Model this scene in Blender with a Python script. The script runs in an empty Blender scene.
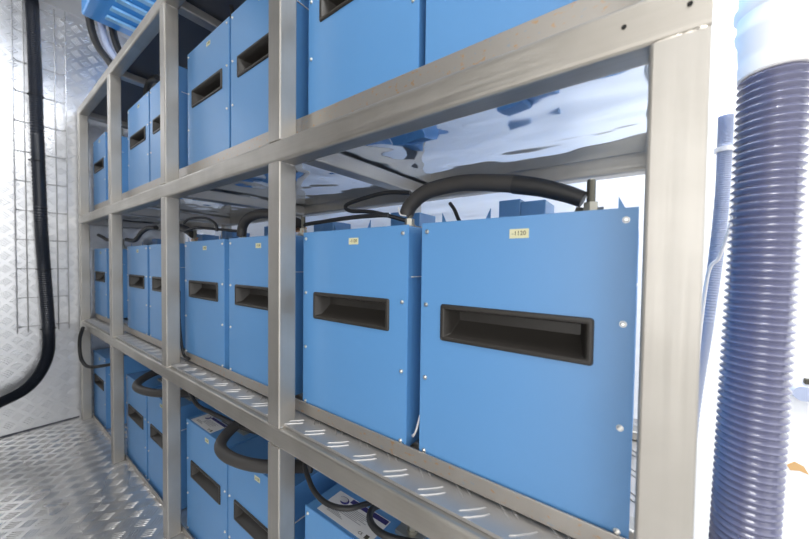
import bpy, bmesh, math, random
import numpy as np
from mathutils import Vector, Matrix
random.seed(7)
S = bpy.context.scene
COL = S.collection
H0 = 0.915                      # camera height above the floor (m)

# ------------------------------------------------------------------ materials
def mat(name, color=(.8, .8, .8), metal=0.0, rough=.5, coat=0.0, spec=.5):
    m = bpy.data.materials.new(name); m.use_nodes = True
    b = m.node_tree.nodes['Principled BSDF']
    b.inputs['Base Color'].default_value = (*color, 1)
    b.inputs['Metallic'].default_value = metal
    b.inputs['Roughness'].default_value = rough
    b.inputs['Coat Weight'].default_value = coat
    b.inputs['Specular IOR Level'].default_value = spec
    return m, m.node_tree, b

def noise_to(nt, b, scale=(1, 1, 1), nscale=5, detail=3, bump=0.0, dist=.01, rough=None, col=None):
    tc = nt.nodes.new('ShaderNodeTexCoord'); mp = nt.nodes.new('ShaderNodeMapping')
    mp.inputs['Scale'].default_value = scale
    nt.links.new(tc.outputs['Object'], mp.inputs['Vector'])
    n = nt.nodes.new('ShaderNodeTexNoise'); n.inputs['Scale'].default_value = nscale
    n.inputs['Detail'].default_value = detail
    nt.links.new(mp.outputs[0], n.inputs['Vector'])
    if bump:
        bp = nt.nodes.new('ShaderNodeBump'); bp.inputs['Strength'].default_value = bump
        bp.inputs['Distance'].default_value = dist
        nt.links.new(n.outputs['Fac'], bp.inputs['Height'])
        prev = b.inputs['Normal'].links
        if prev: nt.links.new(prev[0].from_socket, bp.inputs['Normal'])
        nt.links.new(bp.outputs[0], b.inputs['Normal'])
    if rough:
        mr = nt.nodes.new('ShaderNodeMapRange')
        mr.inputs['From Min'].default_value = .3; mr.inputs['From Max'].default_value = .7
        mr.inputs['To Min'].default_value, mr.inputs['To Max'].default_value = rough
        nt.links.new(n.outputs['Fac'], mr.inputs['Value'])
        nt.links.new(mr.outputs[0], b.inputs['Roughness'])
    if col:
        cr = nt.nodes.new('ShaderNodeValToRGB')
        cr.color_ramp.elements[0].position = col[0][0]; cr.color_ramp.elements[0].color = (*col[0][1], 1)
        cr.color_ramp.elements[1].position = col[1][0]; cr.color_ramp.elements[1].color = (*col[1][1], 1)
        for p_, c_ in col[2:]:
            e = cr.color_ramp.elements.new(p_); e.color = (*c_, 1)
        nt.links.new(n.outputs['Fac'], cr.inputs['Fac'])
        nt.links.new(cr.outputs[0], b.inputs['Base Color'])

M = {}
m, nt, b = mat('brushed_steel', (.56, .54, .50), .82, .4)
noise_to(nt, b, (60, 60, 1.5), 4, 3, bump=.03, dist=.001, rough=(.38, .5))
noise_to(nt, b, (1, 1, 1), 9, 4, col=[(.3, (.42, .40, .365)), (.7, (.50, .48, .445))])
M['steel_v'] = m
m, nt, b = mat('brushed_steel_long', (.56, .54, .50), .88, .4)
noise_to(nt, b, (1.5, 60, 60), 4, 3, bump=.06, dist=.002, rough=(.34, .5))
noise_to(nt, b, (1, 1, 1), 9, 4, col=[(.3, (.41, .385, .345)), (.7, (.52, .495, .45))])
M['steel_x'] = m
m, nt, b = mat('brushed_steel_cross', (.5, .48, .45), .85, .42)
noise_to(nt, b, (60, 1.5, 60), 4, 3, bump=.06, dist=.002, rough=(.36, .5))
M['steel_y'] = m
m, nt, b = mat('stained_lip_steel', (.5, .48, .45), .8, .42)
noise_to(nt, b, (20, 30, 30), 4.5, 3, col=[(.36, (.50, .47, .43)), (.60, (.50, .47, .43)), (.68, (.58, .40, .25)), (.30, (.42, .46, .50))])
M['lip'] = m
m, nt, b = mat('weld_metal', (.66, .62, .56), 1, .3)
noise_to(nt, b, (1, 1, 1), 160, 2, bump=.8, dist=.002)
M['weld'] = m
m, nt, b = mat('tread_plate', (.54, .53, .52), .75, .4)
noise_to(nt, b, (1, 1, 1), 14, 3, bump=.05, dist=.002, rough=(.36, .48))
M['tread'] = m
m, nt, b = mat('wall_tread_plate', (.80, .81, .83), .95, .24)
noise_to(nt, b, (1, 1, 1), 5, 2, bump=.10, dist=.006, rough=(.28, .36))
M['tread_wall'] = m
m, nt, b = mat('floor_tread_plate', (.72, .71, .70), .85, .28)
noise_to(nt, b, (1, 1, 1), 4, 2, bump=.15, dist=.006, rough=(.22, .36))
M['tread_floor'] = m
m, nt, b = mat('mirror_sheet', (.84, .90, .98), 1, .05)
noise_to(nt, b, (.8, 1, 1), 8, 1, bump=.65, dist=.02)
noise_to(nt, b, (3, 14, 3), 2, 2, bump=.1, dist=.002, rough=(.03, .10))
M['mirror'] = m
m, nt, b = mat('blue_powder_coat', (.10, .30, .62), 0, .42, 0, 1.1)
noise_to(nt, b, (1, 1, 1), 900, 2, bump=.05, dist=.0005)
M['blue'] = m
m, nt, b = mat('blue_powder_coat_dark', (.03, .13, .34), 0, .4)
M['blue_dark'] = m
M['plastic'] = mat('black_plastic', (.030, .027, .024), 0, .42)[0]
m, nt, b = mat('black_rubber', (.022, .022, .023), 0, .45)
noise_to(nt, b, (1, 1, 1), 40, 3, bump=.2, dist=.002)
M['rubber'] = m
M['rubber_blue'] = mat('corrugated_black_plastic', (.018, .022, .032), 0, .35)[0]
M['sleeve'] = mat('grey_heat_shrink', (.05, .047, .045), 0, .5)[0]
M['zinc'] = mat('zinc_screw', (.75, .73, .68), 1, .28)[0]
M['bolt'] = mat('dull_bolt', (.42, .41, .36), .9, .42)[0]
M['copper'] = mat('copper_lug', (.55, .33, .2), 1, .35)[0]
M['white'] = mat('white_plastic', (.90, .875, .84), 0, .45)[0]
M['paper'] = mat('sticker_paper', (.80, .79, .78), 0, .5)[0]
M['label'] = mat('cream_label', (.72, .70, .45), 0, .5)[0]
M['ink'] = mat('dark_ink', (.05, .045, .03), 0, .6)[0]
M['ink_grey'] = mat('grey_ink', (.36, .36, .37), 0, .6)[0]
M['navy'] = mat('navy_ink', (.035, .03, .17), 0, .5)[0]
M['hole'] = mat('hole_dark', (.008, .007, .006), 0, .8)[0]
m, nt, b = mat('hose_plastic', (.135, .14, .235), 0, .24, .8)
M['hose'] = m
M['wire'] = mat('galvanised_wire', (.50, .50, .51), .8, .4)[0]
m, nt, b = mat('white_wall_panel', (.88, .89, .91), 0, .3)
noise_to(nt, b, (1, 1, 14), 2, 2, bump=.2, dist=.01)
M['panel'] = m
M['trim'] = mat('dark_sealant', (.10, .11, .14), 0, .5)[0]
M['ac'] = mat('sky_blue_enclosure', (.05, .34, .85), 0, .35, .2)[0]
M['acl'] = mat('pale_blue_louvre', (.30, .62, .92), 0, .35)[0]
M['tan'] = mat('tan_tape', (.62, .38, .16), 0, .6)[0]
M['slate'] = mat('slate_blue_plastic', (.36, .41, .55), 0, .4)[0]

# ------------------------------------------------------------------ helpers
def link(name, me, m=None, parent=None, kind=None, smooth=False):
    o = bpy.data.objects.new(name, me); COL.objects.link(o)
    if m is not None:
        for mm in (m if isinstance(m, (list, tuple)) else [m]): me.materials.append(mm)
    if parent: o.parent = parent
    if kind: o['kind'] = kind
    if smooth:
        for p in me.polygons: p.use_smooth = True
        try: me.set_sharp_from_angle(angle=math.radians(40))
        except Exception: pass
    return o
def fin(name, bm, m=None, parent=None, kind=None, smooth=False):
    bmesh.ops.recalc_face_normals(bm, faces=bm.faces)
    me = bpy.data.meshes.new(name); bm.to_mesh(me); bm.free()
    return link(name, me, m, parent, kind, smooth)
def thing(name, label, cat, loc=(0, 0, 0), group=None):
    o = bpy.data.objects.new(name, None); COL.objects.link(o)
    o.location = loc; o.empty_display_size = .05
    return tag(o, label, cat, group)
def tag(o, label, cat, group=None):
    o['label'] = label; o['category'] = cat
    if group: o['group'] = group
    return o
def box(bm, x0, x1, y0, y1, z0, z1, r=0, axis=None, mi=0):
    vs = [bm.verts.new((x, y, z)) for x in (x0, x1) for y in (y0, y1) for z in (z0, z1)]
    fs = [bm.faces.new([vs[i] for i in f]) for f in ((0, 1, 3, 2), (4, 6, 7, 5), (0, 4, 5, 1), (2, 3, 7, 6), (0, 2, 6, 4), (1, 5, 7, 3))]
    for f in fs: f.material_index = mi
    if r:
        es = {e for f in fs for e in f.edges}
        if axis is not None:
            es = {e for e in es if abs((e.verts[0].co - e.verts[1].co)[axis]) > 1e-6}
        bmesh.ops.bevel(bm, geom=list(es), offset=r, segments=3, affect='EDGES', profile=.5, clamp_overlap=True)
def cyl(bm, c, r, h, axis='z', n=16, r2=None):
    r2 = r if r2 is None else r2
    mt = Matrix.Translation(c)
    if axis == 'y': mt = mt @ Matrix.Rotation(math.pi/2, 4, 'X')
    if axis == 'x': mt = mt @ Matrix.Rotation(math.pi/2, 4, 'Y')
    bmesh.ops.create_cone(bm, cap_ends=True, segments=n, radius1=r, radius2=r2, depth=h, matrix=mt)
def spline(pts, n=10):
    P = [Vector(p) for p in pts]; P = [2*P[0]-P[1]] + P + [2*P[-1]-P[-2]]
    out = []
    for i in range(1, len(P)-2):
        for k in range(n):
            t = k/n; a, b_, c, d = P[i-1], P[i], P[i+1], P[i+2]
            out.append(.5*((2*b_)+(-a+c)*t+(2*a-5*b_+4*c-d)*t*t+(-a+3*b_-3*c+d)*t**3))
    out.append(P[-2]); return out
def sweep(bm, pts, rad, n=12, flat=1.0):
    """tube along pts; rad a number or function(i, arc length)"""
    T = [(pts[min(i+1, len(pts)-1)]-pts[max(i-1, 0)]).normalized() for i in range(len(pts))]
    u = T[0].orthogonal().normalized(); rings = []; L = 0
    for i, p in enumerate(pts):
        if i: L += (p-pts[i-1]).length
        u = (u - T[i]*u.dot(T[i])).normalized(); v = T[i].cross(u)
        r = rad(i, L) if callable(rad) else rad
        rings.append([bm.verts.new(p + r*(math.cos(a)*u + math.sin(a)*v*flat)) for a in [2*math.pi*k/n for k in range(n)]])
    for a, b_ in zip(rings, rings[1:]):
        for k in range(n): bm.faces.new((a[k], a[(k+1) % n], b_[(k+1) % n], b_[k]))
    bm.faces.new(rings[0]); bm.faces.new(rings[-1][::-1])
def cable(name, pts, r, m, label=None, cat='cable', group=None, parent=None, n=12, flat=1.0, seg=10):
    bm = bmesh.new(); sweep(bm, spline(pts, seg), r, n, flat)
    o = fin(name, bm, m, parent, smooth=True)
    if label: tag(o, label, cat, group)
    return o
def copy_tree(o, parent=None):
    c = o.copy(); COL.objects.link(c)
    if parent: c.parent = parent
    for ch in o.children: copy_tree(ch, c)
    return c
def tread(name, W, D, thick, cell, nb, gap, bl, bw, bh, mats, ox=0.0):
    """tread plate in local x-y, bars raised in +z; returned as ONE mesh"""
    V = []; Fc = []; MI = []
    def quad(a, mi=0): Fc.append(a); MI.append(mi)
    V += [(0, 0, 0), (W, 0, 0), (W, D, 0), (0, D, 0), (0, 0, -thick), (W, 0, -thick), (W, D, -thick), (0, D, -thick)]
    quad((0, 1, 2, 3)); quad((7, 6, 5, 4), len(mats)-1)
    for a, b_ in ((0, 1), (1, 2), (2, 3), (3, 0)): quad((b_, a, a+4, b_+4))
    hx = [(-.5, 0), (-.28, -.5), (.28, -.5), (.5, 0), (.28, .5), (-.28, .5)]
    for i in range(int(W/cell)):
        for j in range(int(D/cell)):
            if (i+j) % 2: continue
            cx, cy = (i+.5)*cell+ox, (j+.5)*cell
            s = -1 if j % 2 else 1
            ux, uy = math.cos(s*math.pi/4), math.sin(s*math.pi/4); vx, vy = -uy, ux
            for k in range(nb):
                o = (k-(nb-1)/2)*gap; base = len(V)
                for sc, z in ((1, 0), (.62, bh)):
                    for (a, c) in hx:
                        a2 = a*bl*(1 if sc == 1 else .86); c2 = c*bw*sc + o
                        V.append((cx+a2*ux+c2*vx, cy+a2*uy+c2*vy, z))
                for e in range(6):
                    f = (e+1) % 6; quad((base+e, base+f, base+6+f, base+6+e))
                quad(tuple(base+6+e for e in range(6)))
    me = bpy.data.meshes.new(name); me.from_pydata(V, [], Fc); me.update()
    for mm in mats: me.materials.append(mm)
    me.polygons.foreach_set('material_index', MI)
    o = bpy.data.objects.new(name, me); COL.objects.link(o)
    return o

# ------------------------------------------------------------------ the room
XW, XR, YF, YB, ZC = -2.625, 1.7, -1.3, 1.12, 2.3
fl = tread('floor', XR-XW, YB-YF, .02, .034, 4, .0088, .038, .0040, .0018, [M['tread_floor']])
fl.location = (XW, YF, 0); fl['kind'] = 'structure'
wl = tread('wall_left', YB-YF, ZC, .02, .034, 4, .0090, .037, .0068, .0034, [M['tread_wall']])
# local x -> world y, local y -> world z, local z -> world x
wl.matrix_world = Matrix(((0, 0, 1, XW), (1, 0, 0, YF), (0, 1, 0, 0), (0, 0, 0, 1))); wl['kind'] = 'structure'
def wall(name, *a, m=M['panel']):
    bm = bmesh.new(); box(bm, *a); return fin(name, bm, m, kind='structure')
wall('wall_back', XW, XR, YB, YB+.03, 0, ZC)
wall('wall_front', XW, XR, YF-.03, YF, 0, ZC, m=mat('front_wall_panel', (.22, .21, .20), 0, .5)[0])
wall('ceiling', XW, XR, YF, YB, ZC, ZC+.03, m=mat('ceiling_panel', (.5, .5, .5), 0, .5)[0])
wall('baseboard_left', XW+.001, XW+.006, YF, .372, 0.001, .007, m=M['trim'])

# ------------------------------------------------------------------ the rack
PX = [0.0, -.636, -1.27, -1.93, -2.588]; PW = .0425
RY0, RY1, BY0, BY1 = .375, .415, .855, .895
LEV = [(.531, .573), (1.120, 1.165), (1.728, 1.768)]
rack = thing('storage_rack', 'welded brushed steel rack of square tube holding three rows of blue battery modules', 'rack', (PX[2], .635, 0))
RX = PX[2]; RYC = .635
def rp(name, bm, m, smooth=False):
    bmesh.ops.translate(bm, verts=bm.verts, vec=(-RX, -RYC, 0))
    return fin(name, bm, m, rack, smooth=smooth)
segs = [(0.0, LEV[0][0]), (LEV[0][1], LEV[1][0]), (LEV[1][1], LEV[2][0])]
for x in PX:
    for (y0, y1) in ((RY0, RY1), (BY0, BY1)):
        for (z0, z1) in segs:
            bm = bmesh.new(); box(bm, x, x+PW, y0, y1, z0 + (.0016 if z0 == 0 else 0), z1, .0032, 2); rp('post', bm, M['steel_v'])
for (z0, z1) in LEV:
    for (y0, y1) in ((RY0, RY1), (BY0, BY1)):
        bm = bmesh.new(); box(bm, PX[-1], PX[0]+PW, y0, y1, z0, z1, .006, 0); rp('rail', bm, M['steel_x'])
    for i, x in enumerate(PX):
        x0 = x+.064 if 0 < i < 4 and z0 < 1.5 else x+.001
        if z0 > 1.5 and 0 < i < 4: x0 = x+.02
        bm = bmesh.new(); box(bm, x0, x0+.04, RY1, BY0, z0+.001, z1-.0085, .004, 1); rp("cross_beam", bm, M['steel_y'])
# weld beads where posts meet the rails
def bead(x0, x1, y, z, r=.0022):
    bm = bmesh.new(); pts = []
    n = max(3, int((x1-x0)/.003))
    for i in range(n+1):
        t = i/n; pts.append(Vector((x0+(x1-x0)*t, y, z + random.uniform(-.0006, .0006))))
    sweep(bm, pts, lambda i, L: r*random.uniform(.6, 1.1), 8); return bm
for x in PX:
    for z in (LEV[0][0], LEV[0][1], LEV[1][0], LEV[1][1], LEV[2][0]):
        rp('weld_bead', bead(x+.004, x+PW-.004, RY0+.0012, z, .0018), M['weld'])
        bm = bmesh.new(); pts = [Vector((x+PW-.0015, RY0+.004+.0035*i, z+random.uniform(-.0006, .0006))) for i in range(10)]
        sweep(bm, pts, lambda i, L: .0024*random.uniform(.7, 1.15), 8); rp('weld_bead', bm, M['weld'])
for x in (-.02, .0274):
    bm = bmesh.new(); cyl(bm, (x, RY0-.0003, 1.144), .0021, .0012, 'y', 14); rp('drilled_hole', bm, M['hole'])
# shelf plates : tread pattern on top, smooth reflective sheet underneath
for k, (z0, z1) in enumerate(LEV[:2]):
    W = PX[0]+.0 - PX[-1] + .03; D = BY0+.02-.387
    o = tread('shelf_plate', W, D, .0054, .034, 2, .0125, .041, .0036, .0016, [M['tread'], M['mirror']], .011)
    o.parent = rack; o.location = (PX[-1]+.005-RX, .387-RYC, z1+(.006 if k == 0 else .0005))
    top = [(.4345, .4375, z1+.006, .609), (.4345, .4375, z1+.006, 1.232)][k]
    bm = bmesh.new(); box(bm, PX[-1]+.045, PX[0]-.002, top[0], top[1], top[2]+(.004 if k == 0 else -.002), top[3], .001, 0)
    box(bm, PX[-1]+.045, PX[0]-.002, .452, .468, top[2]+.0005, top[2]+.004)
    rp('retaining_lip', bm, M['lip'])
    rz = [.598, 1.214][k]
    for (y0, y1) in ((.47, .50), (.76, .79)):
        bm = bmesh.new(); box(bm, PX[-1]+.05, PX[0]+.02, y0, y1, z1+.0075, rz-.0005, .003, 0); rp('support_runner', bm, M['steel_x'])
bm = bmesh.new(); box(bm, PX[-1]+.045, PX[0]-.002, .418, .421, .0016, .02); rp('retaining_lip', bm, M['lip'])
bm = bmesh.new(); box(bm, PX[-1]+.005, PX[0]+.035, RY0+.012, BY1-.01, LEV[2][1]+.0005, LEV[2][1]+.004); rp('top_plate', bm, mat('dark_sheet', (.10, .105, .12), .5, .45)[0])

# ------------------------------------------------------------------ battery modules
BW, BH, BD = .286, .384, .372
def text_mesh(name, s, size, loc, m, parent, rot=(math.pi/2, 0, 0)):
    cu = bpy.data.curves.new(name, 'FONT'); cu.body = s; cu.size = size; cu.align_x = 'CENTER'; cu.align_y = 'CENTER'; cu.extrude = .0001
    t = bpy.data.objects.new(name+'_tmp', cu); COL.objects.link(t)
    bpy.context.view_layer.update()
    me = bpy.data.meshes.new_from_object(t.evaluated_get(bpy.context.evaluated_depsgraph_get()))
    bpy.data.objects.remove(t)
    o = link(name, me, m, parent); o.location = loc; o.rotation_euler = rot
    return o
def make_module():
    r = thing('battery_module', '', 'battery module')
    # body: folded sheet shell, open at the front behind the panel; origin = front left bottom corner
    bm = bmesh.new(); t = .002
    x0, x1, y0, y1, z0, z1 = 0.0025, BW-.0025, .0022, BD, 0, BH-.0015
    box(bm, x0, x1, y0, y1, z0, z0+t); box(bm, x0, x1, y0, y1, z1-t, z1)
    box(bm, x0, x0+t, y0, y1, z0+t, z1-t); box(bm, x1-t, x1, y0, y1, z0+t, z1-t)
    box(bm, x0+t, x1-t, y1-t, y1, z0+t, z1-t)
    fin('body', bm, M['blue'], r)
    # front panel with the hand recess cut out
    hx0, hx1, hz0, hz1 = .0375, .2465, .1985, .256
    bm = bmesh.new()
    xs = [0, hx0+.004, hx1-.004, BW]; zs = [0, hz0+.004, hz1-.004, BH]
    g = {}
    for yy in (0, .002):
        for i, x in enumerate(xs):
            for j, z in enumerate(zs): g[(i, j, yy)] = bm.verts.new((x, yy, z))
    for i in range(3):
        for j in range(3):
            if (i, j) == (1, 1): continue
            for yy in (0, .002): bm.faces.new([g[(a, b_, yy)] for a, b_ in ((i, j), (i+1, j), (i+1, j+1), (i, j+1))])
    def side(a, b_): bm.faces.new([g[(*a, 0)], g[(*b_, 0)], g[(*b_, .002)], g[(*a, .002)]])
    for i in range(3): side((i, 0), (i+1, 0)); side((i, 3), (i+1, 3)); side((0, i), (0, i+1)); side((3, i), (3, i+1))
    side((1, 1), (2, 1)); side((1, 2), (2, 2)); side((1, 1), (1, 2)); side((2, 1), (2, 2))
    oe = [e for e in bm.edges if all(abs(v.co.y) < 1e-6 for v in e.verts) and (all(abs(v.co.x-q) < 1e-6 for v in e.verts for q in (0,)) or all(abs(v.co.x-BW) < 1e-6 for v in e.verts) or all(abs(v.co.z) < 1e-6 for v in e.verts) or all(abs(v.co.z-BH) < 1e-6 for v in e.verts))]
    bmesh.ops.recalc_face_normals(bm, faces=bm.faces)
    bmesh.ops.bevel(bm, geom=oe, offset=.0009, segments=2, affect='EDGES')
    fin('front_panel', bm, M['blue'], r)
    # hand recess: nested rings, rounded bezel then a scooped cavity
    bm = bmesh.new()
    def ring(ix, it, ib, y, rc):
        xa, xb, za, zb = hx0+ix, hx1-ix, hz0+ib, hz1-it
        pts = []
        for (cx, cz, a0) in ((xb-rc, zb-rc, 0), (xa+rc, zb-rc, 90), (xa+rc, za+rc, 180), (xb-rc, za+rc, 270)):
            for k in range(4):
                a = math.radians(a0+30*k); pts.append(bm.verts.new((cx+rc*math.cos(a), y, cz+rc*math.sin(a))))
        return pts
    rings = [ring(.0, .0, .0, -.0002, .004), ring(.0006, .0006, .0006, -.0022, .004), ring(.0018, .0018, .0018, -.0032, .0035), ring(.0066, .0062, .0062, -.0032, .002),
             ring(.0078, .0074, .0074, -.002, .002), ring(.012, .0105, .010, .012, .002), ring(.018, .012, .030, .030, .002)]
    for a, b_ in zip(rings, rings[1:]):
        for k in range(16): bm.faces.new((a[k], a[(k+1) % 16], b_[(k+1) % 16], b_[k]))
    bm.faces.new(rings[-1])
    me = bpy.data.meshes.new('hand_recess'); bmesh.ops.recalc_face_normals(bm, faces=bm.faces); bm.to_mesh(me); bm.free()
    link('hand_recess', me, M['plastic'], r, smooth=True)
    # screws
    first = None
    for x in (.0105, BW-.0115):
        for z in (.013, .1335, .2525, .370):
            if first is None:
                bm = bmesh.new(); cyl(bm, (0, -.0006, 0), .0036, .0012, 'y', 16)
                mt = Matrix.Translation((0, -.0022, 0)) @ Matrix.Rotation(math.pi/2, 4, 'X')
                bmesh.ops.create_cone(bm, cap_ends=True, segments=16, radius1=.0031, radius2=.0018, depth=.002, matrix=mt)
                box(bm, -.0014, .0014, -.0034, -.003, -.0003, .0003)
                first = fin('screw', bm, M['zinc'], r, smooth=True); o = first
            else:
                o = first.copy(); COL.objects.link(o)
            o.location = (x, 0, z)
    # small number label
    bm = bmesh.new(); box(bm, .1435, .1690, -.0005, -.0001, .354, .3665)
    lb = fin('number_label', bm, M['label'], r)
    text_mesh('lettering', '-1120', .0082, (.1562, -.0008, .3605), M['ink'], lb)
    # side clip (pale strip seen in the gap), top details
    bm = bmesh.new(); box(bm, BW-.0022, BW+.0002, .012, .075, .295, .2965)
    fin('side_clip', bm, M['white'], r)
    for sx in (.052, BW-.030):
        bm = bmesh.new()
        d = 1 if sx < .1 else -1
        x = sx if sx < .1 else sx+.002
        a = [(x, .16, BH-.002), (x-.022*d, .16, BH-.002), (x, .16, BH+.043)]
        v0 = [bm.verts.new(p) for p in a]; v1 = [bm.verts.new((p[0], p[1]+.002, p[2])) for p in a]
        bm.faces.new(v0); bm.faces.new(v1[::-1])
        for k in range(3): bm.faces.new((v0[k], v0[(k+1) % 3], v1[(k+1) % 3], v1[k]))
        fin('gusset', bm, M['blue'], r)
    bm = bmesh.new(); box(bm, .0275, .075, .27, .352, BH-.002, BH+.078, .002); box(bm, .0757, .1265, .27, .352, BH-.002, BH+.071, .002)
    fin('terminal_cover', bm, M['blue'], r)
    # terminal: plate, washer, nut, threaded stud
    bm = bmesh.new(); box(bm, BW-.085, BW-.028, .062, .10, BH-.002, BH+.006, .001)
    fin('terminal_plate', bm, M['bolt'], r)
    bm = bmesh.new(); cyl(bm, (BW-.056, .081, BH+.0085), .012, .005, n=24); cyl(bm, (BW-.056, .081, BH+.017), .0095, .012, n=6)
    tb = fin('terminal_nut', bm, M['bolt'], r, smooth=True)
    bm = bmesh.new(); n = 30
    pts = [Vector((BW-.056, .081, BH+.02+.034*i/60)) for i in range(61)]
    sweep(bm, pts, lambda i, L: .0058 if i % 2 else .0051, 12)
    cyl(bm, (BW-.056, .081, BH+.0545), .0048, .002, n=12)
    fin('threaded_stud', bm, M['bolt'], tb, smooth=True)
    return r
proto = make_module()
def gpos():
    # row: (name, z, Y, list of (X, label))
    mid = [(-.2905, 'blue battery module at the right end of the middle shelf, beside the wide right post'),
           (-.603, 'blue battery module on the middle shelf, just right of the second post from the right'),
           (-.9445, 'blue middle shelf battery module partly hidden by the second post from the right'),
           (-1.258, 'blue battery module on the middle shelf, just right of the third post from the right'),
           (-1.620, 'blue middle shelf battery module half covered by the third post from the right'),
           (-1.932, 'blue battery module on the middle shelf, just right of the fourth post from the right'),
           (-2.592, 'farthest blue battery module on the middle shelf, next to the end wall')]
    top = [(-.289, 'blue top row battery module cut off by the upper right of the photo'),
           (-.588, 'blue battery module on the top shelf, just right of the second post from the right'),
           (-.931, 'blue top shelf battery module partly hidden by the second post from the right'),
           (-1.228, 'blue battery module on the top shelf, just right of the third post from the right'),
           (-1.600, 'blue top shelf battery module half covered by the third post from the right'),
           (-1.900, 'blue battery module on the top shelf, just right of the fourth post from the right'),
           (-2.590, 'farthest blue battery module on the top shelf, next to the end wall')]
    bot = [(-.268, 'blue bottom row battery module mostly below the lower edge and behind the middle shelf'),
           (-.580, 'blue bottom row battery module with a large white information sheet under the cable loops'),
           (-.932, 'blue bottom row battery module behind the thick drooping black cable'),
           (-1.224, 'blue bottom row battery module with a small white sheet on its top corner'),
           (-1.622, 'blue bottom row battery module half covered by the third post from the right'),
           (-1.925, 'blue battery module in the bottom row, just right of the fourth post from the right'),
           (-2.592, 'farthest blue battery module in the bottom row, next to the end wall')]
    return [('top shelf', 1.2145, .4395, top), ('middle shelf', .598, .4395, mid), ('bottom row', .0032, .430, bot)]
mods = {}
for rn, z, y, lst in gpos():
    for i, (x, lab) in enumerate(lst):
        o = proto if not mods else copy_tree(proto)
        o.location = (x, y, z); o['label'] = lab; o['group'] = 'blue battery modules on the rack'
        mods[(rn, i)] = o
# information sheets on two modules of the bottom row
def sheet(parent, x0, x1, y0, y1, detail=True):
    z = BH-.0012
    bm = bmesh.new(); box(bm, x0, x1, y0, y1, z, z+.0004); sh = fin('information_sheet', bm, M['paper'], parent)
    sh['label'] = 'white printed information sheet'
    W, D = x1-x0, y1-y0
    def bar(bm, a, b_, c, d): box(bm, x0+a*W, x0+b_*W, y0+c*D, y0+d*D, z+.0005, z+.0007)
    bm = bmesh.new(); bar(bm, .30, .985, .80, .97); fin('header_band', bm, M['navy'], sh)
    bm = bmesh.new()
    for k, w in enumerate((.62, .55, .60, .5, .58, .4, .52)):
        bar(bm, .30, .30+w*.8, .66-.055*k, .68-.055*k)
    for k in range(4): bar(bm, .12, .12+.2+.04*k, .28-.04*k, .30-.04*k)
    fin('printed_lines', bm, M['ink_grey'], sh)
    # swirl emblem
    bm = bmesh.new(); c = Vector((x0+.2*W, y0+.72*D, z+.0007)); pts = []
    for k in range(28):
        a = -2.6+k*.19; rr = .0065+.011*k/28
        pts.append(c+Vector((rr*math.cos(a)*1.1, rr*math.sin(a)*.7, 0)))
    sweep(bm, pts, lambda i, L: .0006+.0024*math.sin(math.pi*i/27), 8, .2)
    fin('emblem', bm, M['navy'], sh)
    text_mesh('lettering', 'CE', .009, (x0+.80*W, y0+.14*D, z+.0006), M['ink'], sh, (0, 0, 0))
    bm = bmesh.new(); bar(bm, .88, .94, .08, .22); fin('printed_symbol', bm, M['ink'], sh)
sheet(mods[('bottom row', 1)], .028, .178, .010, .078)
sheet(mods[('bottom row', 3)], .020, .165, .006, .060)

# ------------------------------------------------------------------ cables
def W(*pts): return [(x, y, h+H0) for x, y, h in pts]
g1 = 'thick power cables joining neighbouring modules'
# thick sleeve joining the two nearest modules
t = thing('power_cable', 'thick black sleeved cable arching between the two nearest middle shelf modules', 'cable', (-.37, .52, .99), g1)
def child_cable(parent, name, pts, r, m, n=14, flat=1.0):
    o = cable(name, [tuple(Vector(p)-Vector(parent.location)) for p in pts], r, m, parent=parent, n=n, flat=flat)
    return o
child_cable(t, 'sleeve', W((-.383, .522, .098), (-.374, .522, .115), (-.35, .522, .133), (-.315, .521, .1425), (-.25, .52, .144), (-.18, .52, .133), (-.165, .52, .1295)), .0145, M['sleeve'], 18)
child_cable(t, 'sleeve_end', W((-.168, .52, .130), (-.13, .52, .120), (-.095, .52, .107), (-.070, .52, .095)), lambda i, L: .0150-.00012*i, M['rubber'], 18, )
child_cable(t, 'cable_lug', W((-.08, .52, .080), (-.062, .52, .0775), (-.045, .52, .0775)), .0085, M['bolt'], 12, .3)
child_cable(t, 'clear_tie', W((-.392, .508, .113), (-.385, .505, .098), (-.372, .507, .094)), .0015, M['white'], 8)
def thick(label, xs, y, h, dx, off=0.0):
    """same sleeved cable between a pair of modules further along"""
    t = thing('power_cable', label, 'cable', (xs, y, h+H0), g1)
    child_cable(t, 'sleeve', W((xs, y, h-.012), (xs+.01, y, h+.022), (xs+.05, y+off, h+.045), (xs+.13, y+off, h+.05), (xs+.22, y+off, h+.035), (xs+dx-.02, y, h+.01)), .0145, M['sleeve'], 14)
    child_cable(t, 'cable_lug', W((xs+dx-.025, y, h-.007), (xs+dx, y, h-.008), (xs+dx+.012, y, h-.008)), .009, M['copper'], 12, .35)
thick('thick black middle shelf cable cut off by the second post from the right', -1.034, .52, .095, .315)
thick('thick black cable over the middle shelf modules beside the third post from the right', -1.702, .52, .095, .315)
thick('thick dark cable behind the upper left of the top shelf modules', -1.68, .52, .712, .31)
def droop(label, x0, x1, y, h):
    t = thing('power_cable', label, 'cable', (x0, y, h+H0), g1)
    child_cable(t, 'sleeve', W((x0, y+.10, h+.015), (x0-.005, y+.03, h+.02), (x0+.03, y-.035, h+.005), (x0+.10, y-.05, h), (x0+.20, y-.022, h), (x1, y+.05, h+.004)), .0145, M['sleeve'], 16)
    child_cable(t, 'cable_lug', W((x0, y+.10, h-.002), (x0, y+.13, h-.008), (x0, y+.15, h-.008)), .009, M['copper'], 12, .35)
droop('thick black cable drooping over the bottom row, left of the second post from the right', -.925, -.62, .43, -.487)
droop('thick black cable drooping over the bottom row near the third post from the right', -1.63, -1.32, .43, -.487)
g2 = 'thin black signal cables on the rack'
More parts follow.
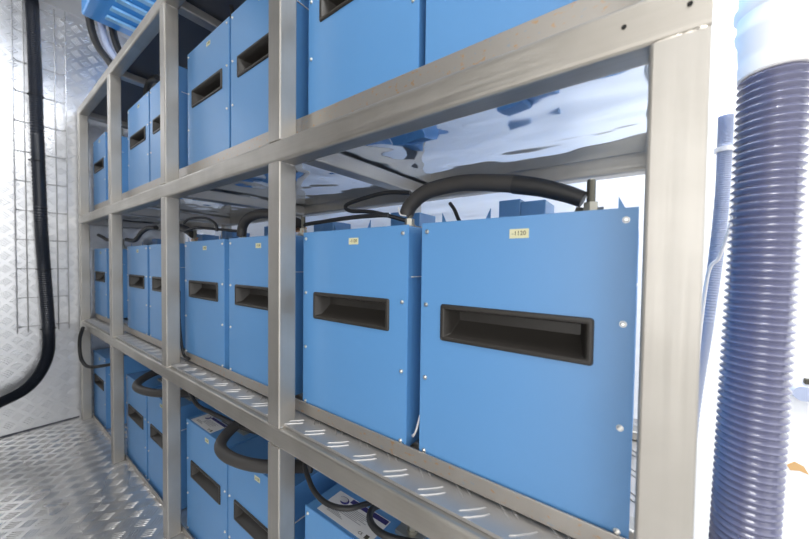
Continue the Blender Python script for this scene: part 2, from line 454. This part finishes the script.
cable('battery_lead', W((-.731, .525, .088), (-.715, .522, .099), (-.66, .53, .104), (-.56, .535, .108), (-.47, .535, .107), (-.445, .54, .106)), .0068, M['rubber'], 'flat black lead running level over the left near middle shelf module', 'cable', g2, flat=.6)
cable('battery_lead', W((-.43, .60, .098), (-.51, .565, .121), (-.582, .56, .130), (-.597, .56, .1445), (-.55, .56, .154), (-.47, .56, .1605), (-.405, .565, .154)), .0048, M['rubber'], 'thin black lead looping back behind the near middle shelf thick cable', 'cable', g2)
cable('battery_lead', W((-.305, .56, .12), (-.29, .55, .105), (-.275, .54, .083), (-.262, .53, .074)), .0035, M['rubber'], 'short black wire slanting down behind the top of the nearest middle module', 'cable', g2)
cable('battery_lead', W((-1.44, .5, .118), (-1.33, .5, .126), (-1.28, .5, .122), (-1.17, .52, .112), (-1.05, .53, .10)), .005, M['rubber'], 'black lead lying over the middle shelf right of the third post from the right', 'cable', g2)
cable('battery_lead', W((-1.44, .50, .15), (-1.38, .5, .162), (-1.25, .5, .155), (-1.17, .5, .13), (-1.16, .5, .105)), .0045, M['rubber'], 'raised black lead hump over the middle shelf right of the third post from the right', 'cable', g2)
cable('battery_lead', W((-2.59, .46, .15), (-2.5, .46, .135), (-2.38, .46, .115), (-2.2, .47, .125)), .009, M['rubber'], 'dark lead crossing above the farthest middle shelf module', 'cable', g2)
cable('battery_lead', W((-2.2, .5, .112), (-2.06, .5, .105), (-1.95, .5, .14), (-1.85, .5, .155), (-1.75, .5, .15)), .010, M['rubber'], 'dark humped lead over the middle shelf between third and fourth posts from right', 'cable', g2)
cable('battery_lead', W((-1.86, .55, .955), (-1.98, .55, .975), (-2.06, .55, .95), (-2.03, .55, .89), (-1.90, .55, .85)) if False else W((-1.72, .5, .80), (-1.82, .5, .815), (-1.87, .5, .77), (-1.84, .5, .72), (-1.78, .5, .70)), .012, M['rubber'], 'black cable loop above the top shelf modules left of the third post from the right', 'cable', g2)
cable('battery_lead', W((-1.055, .5, .80), (-1.045, .5, .77), (-1.03, .5, .73), (-1.0, .5, .70)), .007, M['rubber'], 'black cable dropping behind top shelf modules, left of the second post from right', 'cable', g2)
cable('battery_lead', W((-.60, .55, -.50), (-.612, .46, -.455), (-.560, .428, -.47), (-.5, .415, -.475), (-.452, .428, -.475), (-.43, .47, -.48), (-.42, .55, -.505)), .0052, M['rubber'], 'black cable loop lying across the white sheet on the nearest bottom row module', 'cable', g2)
cable('battery_lead', W((-.41, .52, -.50), (-.405, .458, -.47), (-.388, .43, -.47), (-.35, .425, -.473), (-.30, .45, -.478), (-.24, .50, -.49)), .0062, M['rubber'], 'black cable loop at the lower edge, right of the loop on the white sheet', 'cable', g2)
cable('battery_lead', W((-1.35, .47, -.44), (-1.20, .45, -.478), (-1.10, .455, -.482), (-1.0, .455, -.475), (-.91, .455, -.47), (-.84, .50, -.49)), .0065, M['rubber'], 'black cable draped across the small white sheet in the bottom row', 'cable', g2)
cable('battery_lead', W((-1.06, .48, -.50), (-1.03, .462, -.488), (-.98, .462, -.487), (-.95, .475, -.49)), .006, M['rubber'], 'short black cable end beside the small white sheet in the bottom row', 'cable', g2)
cable('battery_lead', W((-.322, .50, -.16), (-.323, .475, -.285), (-.316, .458, -.300), (-.305, .452, -.285), (-.302, .46, -.26)), .0018, M['white'], 'pale wire curling at the foot of the gap between the two nearest middle modules', 'cable', g2)
cable('battery_lead', W((-1.276, .428, -.10), (-1.272, .426, -.17), (-1.262, .426, -.24), (-1.24, .427, -.31), (-1.20, .43, -.322)), .0042, M['rubber'], 'black cable running down behind the third post from the right, middle shelf', 'cable', g2)
cable('battery_lead', W((-2.40, .36, -.36), (-2.455, .356, -.42), (-2.47, .356, -.49), (-2.41, .356, -.54), (-2.30, .37, -.555), (-2.17, .44, -.53)), .008, M['rubber'], 'black cable loop hanging below the middle shelf at the far left post', 'cable', g2)

# ------------------------------------------------------------------ blue unit above the rack
ac = thing('ventilation_unit', 'bright blue louvred unit hung from the ceiling above the far left of the rack', 'ventilation unit', (-1.7, .6, 2.065))
bm = bmesh.new(); box(bm, -.45, .45, -.27, .30, 0, .2345, .012); fin('casing', bm, M['ac'], ac, smooth=True)
for k in range(9):
    x = -.38+.088*k
    bm = bmesh.new()
    vs = [(x, -.005), (x+.045, -.015), (x+.045, -.003), (x, .001)]
    v0 = [bm.verts.new((a, -.20, c)) for a, c in vs]; v1 = [bm.verts.new((a, .22, c)) for a, c in vs]
    bm.faces.new(v0); bm.faces.new(v1[::-1])
    for q in range(4): bm.faces.new((v0[q], v0[(q+1) % 4], v1[(q+1) % 4], v1[q]))
    fin('louvre', bm, M['acl'], ac)
for k, (dx, dy) in enumerate(((0, -.03), (.012, .01), (.024, .05))):
    cable('connecting_tube', [(-2.225+dx, .40+dy, 2.29), (-2.225+dx, .40+dy, 2.12), (-2.20+dx, .42+dy, 1.99), (-2.13+dx, .46+dy, 1.88), (-2.10+dx, .50+dy, 1.773+.012)], .016,
          M['rubber'] if k != 1 else M['slate'], ['black tube at the left end of the blue louvred unit, leftmost of three', 'grey tube between two black ones below the blue louvred unit', 'black tube right of the grey one below the blue louvred unit'][k], 'tube', 'tubes from the blue unit')

# ------------------------------------------------------------------ wall: wire tray and corrugated cable
tray = thing('cable_tray', 'thin wire mesh cable tray running up the tread plate end wall', 'cable tray', (XW, .22, 0))
for (y, dx) in ((.146, .035), (.184, .012), (.295, .012), (.333, .035)):
    bm = bmesh.new(); sweep(bm, [Vector((dx, y-.22, .53)), Vector((dx, y-.22, 2.28))], .0023, 8); fin('long_wire', bm, M['wire'], tray, smooth=True)
for k in range(12):
    z = .56+.1535*k
    bm = bmesh.new(); sweep(bm, spline([(.035, -.074, z), (.010, -.064, z), (.007, -.036, z), (.007, .075, z), (.010, .103, z), (.035, .113, z)], 4), .0021, 8)
    fin('cross_wire', bm, M['wire'], tray, smooth=True)
pts = spline(W((-2.585, .2105, 1.37), (-2.583, .214, 1.30), (-2.582, .220, 1.02), (-2.582, .224, .72), (-2.58, .232, .21), (-2.57, .240, -.05), (-2.56, .2505, -.37), (-2.55, .240, -.53), (-2.54, .182, -.65), (-2.54, .085, -.708), (-2.53, -.05, -.735), (-2.5, -.3, -.77)), 60)
bm = bmesh.new(); sweep(bm, pts, lambda i, L: .0265 if i % 2 else .0235, 16)
cc = fin('corrugated_cable', bm, M['rubber_blue'], smooth=True); tag(cc, 'thick black corrugated conduit hanging down the end wall and curving left', 'conduit')
for h in (.86, .52, -.05, -.37):
    bm = bmesh.new(); box(bm, -2.617, -2.550, .2325-.029, .2325+.029, h+H0-.003, h+H0+.003)
    # strap ring around the conduit
    bm.free(); bm = bmesh.new()
    yc = .222 if h > .3 else (.240 if h > -.2 else .2505)
    pts2 = [Vector((-2.58+.012*(h < -.0)+.0290*math.cos(a), yc+.0290*math.sin(a), h+H0)) for a in [2*math.pi*k/24 for k in range(25)]]
    sweep(bm, pts2, .0022, 6); fin('strap', bm, M['rubber'], cc, smooth=True)

# ------------------------------------------------------------------ right side: corrugated hose
hose = thing('ventilation_hose', 'grey violet corrugated flexible hose with white cuff at the right edge', 'hose', (.136, .66, 0))
top = Vector((.0025, 0, .270+H0)); bot = Vector((-.016, 0, .12))
N = 1210; pitch = .0101
L0 = (top-bot).length
def rr(i, L): return .0315+.0044*(.5+.5*math.cos(2*math.pi*L/pitch))
nseg = int(L0/pitch*8)
bm = bmesh.new(); sweep(bm, [top.lerp(bot, i/nseg) for i in range(nseg+1)], rr, 36)
fin('corrugated_tube', bm, M['hose'], hose, smooth=True)
bm = bmesh.new(); zc = .265+H0
prof = [(.0352, 0), (.0372, .002), (.0372, .022), (.036, .026), (.0372, .030), (.038, .052), (.0405, .058), (.0415, .066), (.0395, .070), (.0390, .085), (.0430, .090), (.0430, .098), (.0385, .102), (.0385, .45)]
rings = []
for r_, dz in prof:
    rings.append([bm.verts.new((.0035+r_*math.cos(a), r_*math.sin(a), zc+dz)) for a in [2*math.pi*k/40 for k in range(40)]])
for a, b_ in zip(rings, rings[1:]):
    for k in range(40): bm.faces.new((a[k], a[(k+1) % 40], b_[(k+1) % 40], b_[k]))
bm.faces.new(rings[0]); bm.faces.new(rings[-1])
fin('cuff', bm, M['white'], hose, smooth=True)
# floor outlet so the hose stands on something
bm = bmesh.new(); cyl(bm, (-.016, 0, .0615), .040, .12, n=32); fin('floor_collar', bm, M['white'], hose, smooth=True)

pts = spline(W((.112, .80, .27), (.112, .80, .21), (.111, .80, .12), (.106, .80, .02), (.097, .80, -.1), (.082, .81, -.3), (.075, .82, -.6), (.075, .82, -.91)), 50)
bm = bmesh.new(); sweep(bm, pts, lambda i, L: .0108 if i % 2 else .0096, 16)
cd = fin('slim_conduit', bm, M['slate'], smooth=True); tag(cd, 'slim slate blue conduit between the rack and the corrugated hose', 'conduit')
bm = bmesh.new(); cyl(bm, (.112, .80, .21+H0), .0145, .008, n=24); fin('clip_ring', bm, M['white'], cd, smooth=True)
cable('white_wire', W((.125, .76, .24), (.123, .76, .16), (.118, .76, .08), (.105, .76, .02), (.09, .765, -.03), (.08, .77, -.3), (.08, .78, -.905)), .0028, M['white'], 'thin white wire curving down beside the slim slate blue conduit', 'wire')
# small fittings on the white wall behind the hose
t = thing('pipe_fitting', 'slate blue pipe fitting on the white wall right of the hose', 'fitting', (.315, YB, .64))
bm = bmesh.new(); cyl(bm, (-.022, -.016, .0), .016, .028, 'y', 20); cyl(bm, (.02, -.02, -.012), .010, .06, 'x', 16); fin('elbow', bm, M['slate'], t, smooth=True)
bm = bmesh.new(); box(bm, -.016, .0, -.012, -.001, .018, .03, .002); fin('bracket', bm, M['ink'], t)
bm = bmesh.new(); c0 = [(-.012, 0), (.0, .012), (.014, .006), (.022, -.010), (.008, -.006), (-.006, -.010)]
v0 = [bm.verts.new((a, -.0015, c)) for a, c in c0]; v1 = [bm.verts.new((a, -.0001, c)) for a, c in c0]
bm.faces.new(v0); bm.faces.new(v1[::-1])
for q in range(6): bm.faces.new((v0[q], v0[(q+1) % 6], v1[(q+1) % 6], v1[q]))
o = fin('tape_patch', bm, M['tan']); o.location = (.292, YB, .462); tag(o, 'small tan tape patch low on the white wall right of the hose', 'tape')

# ------------------------------------------------------------------ light
def area(name, loc, target, size, power, color=(1, 1, 1), sy=None):
    l = bpy.data.lights.new(name, 'AREA'); l.energy = power; l.color = color; l.size = size
    if sy: l.shape = 'RECTANGLE'; l.size_y = sy
    o = bpy.data.objects.new(name, l); COL.objects.link(o); o.location = loc
    d = Vector(target)-Vector(loc); o.rotation_euler = d.to_track_quat('-Z', 'Y').to_euler(); return o
area('door_daylight', (1.65, -.1, 1.3), (-1.5, .1, .9), 1.6, 17, (1, .98, .95), 2.0)
area('front_softbox_fill', (.62, -1.28, 1.15), (.62, 1, 1.15), 2.0, 29, (1, .985, .96), 2.1)  # added broad fill in front of the closed wall, brightens the near end
area('hose_rib_fill', (.45, -.1, 2.26), (.3, .1, 0), .5, 13, (1, .985, .96), .5)  # added lamp, put in to light the upper sides of the hose ribs
area('ceiling_light_far', (-1.9, -.3, 2.26), (-2.6, .15, 1.6), 1.1, 14, (.97, .98, 1), .8)
area('rear_right_fill', (.40, .92, 2.26), (.3, .95, 0), .8, 60, (.96, .97, 1), .2)  # added lamp that overexposes the white wall around the hose
area('rear_strip_fill', (-.95, 1.01, 2.26), (-.95, 1.03, 0), 2.6, 36, (.95, .97, 1), .1)  # added strip, whitens the back wall and its reflection under the shelf
w = bpy.data.worlds.new('World'); S.world = w; w.use_nodes = True
w.node_tree.nodes['Background'].inputs[0].default_value = (.9, .95, 1, 1)
w.node_tree.nodes['Background'].inputs[1].default_value = .6

# ------------------------------------------------------------------ camera
f = 322.0; psi = math.radians(36.44); pitch = math.radians(1.5); roll = .0125
F = Vector((-math.sin(psi)*math.cos(pitch), math.cos(psi)*math.cos(pitch), -math.sin(pitch)))
R0 = Vector((math.cos(psi), math.sin(psi), 0)); U0 = R0.cross(F)
R = math.cos(roll)*R0+math.sin(roll)*U0; U = -math.sin(roll)*R0+math.cos(roll)*U0
cam = bpy.data.cameras.new('Camera'); co = bpy.data.objects.new('Camera', cam); COL.objects.link(co)
co.matrix_world = Matrix(((R.x, U.x, -F.x, 0), (R.y, U.y, -F.y, 0), (R.z, U.z, -F.z, H0), (0, 0, 0, 1)))
cam.sensor_width = 36; cam.lens = f/809*36; cam.shift_y = 3.3/809; cam.clip_start = .02
cam.dof.use_dof = True; cam.dof.focus_distance = .7; cam.dof.aperture_fstop = 4.0
S.camera = co
S.view_settings.view_transform = 'Standard'; S.view_settings.look = 'None'
S.view_settings.exposure = -0.08; S.view_settings.gamma = 1; S.view_settings.use_curve_mapping = False
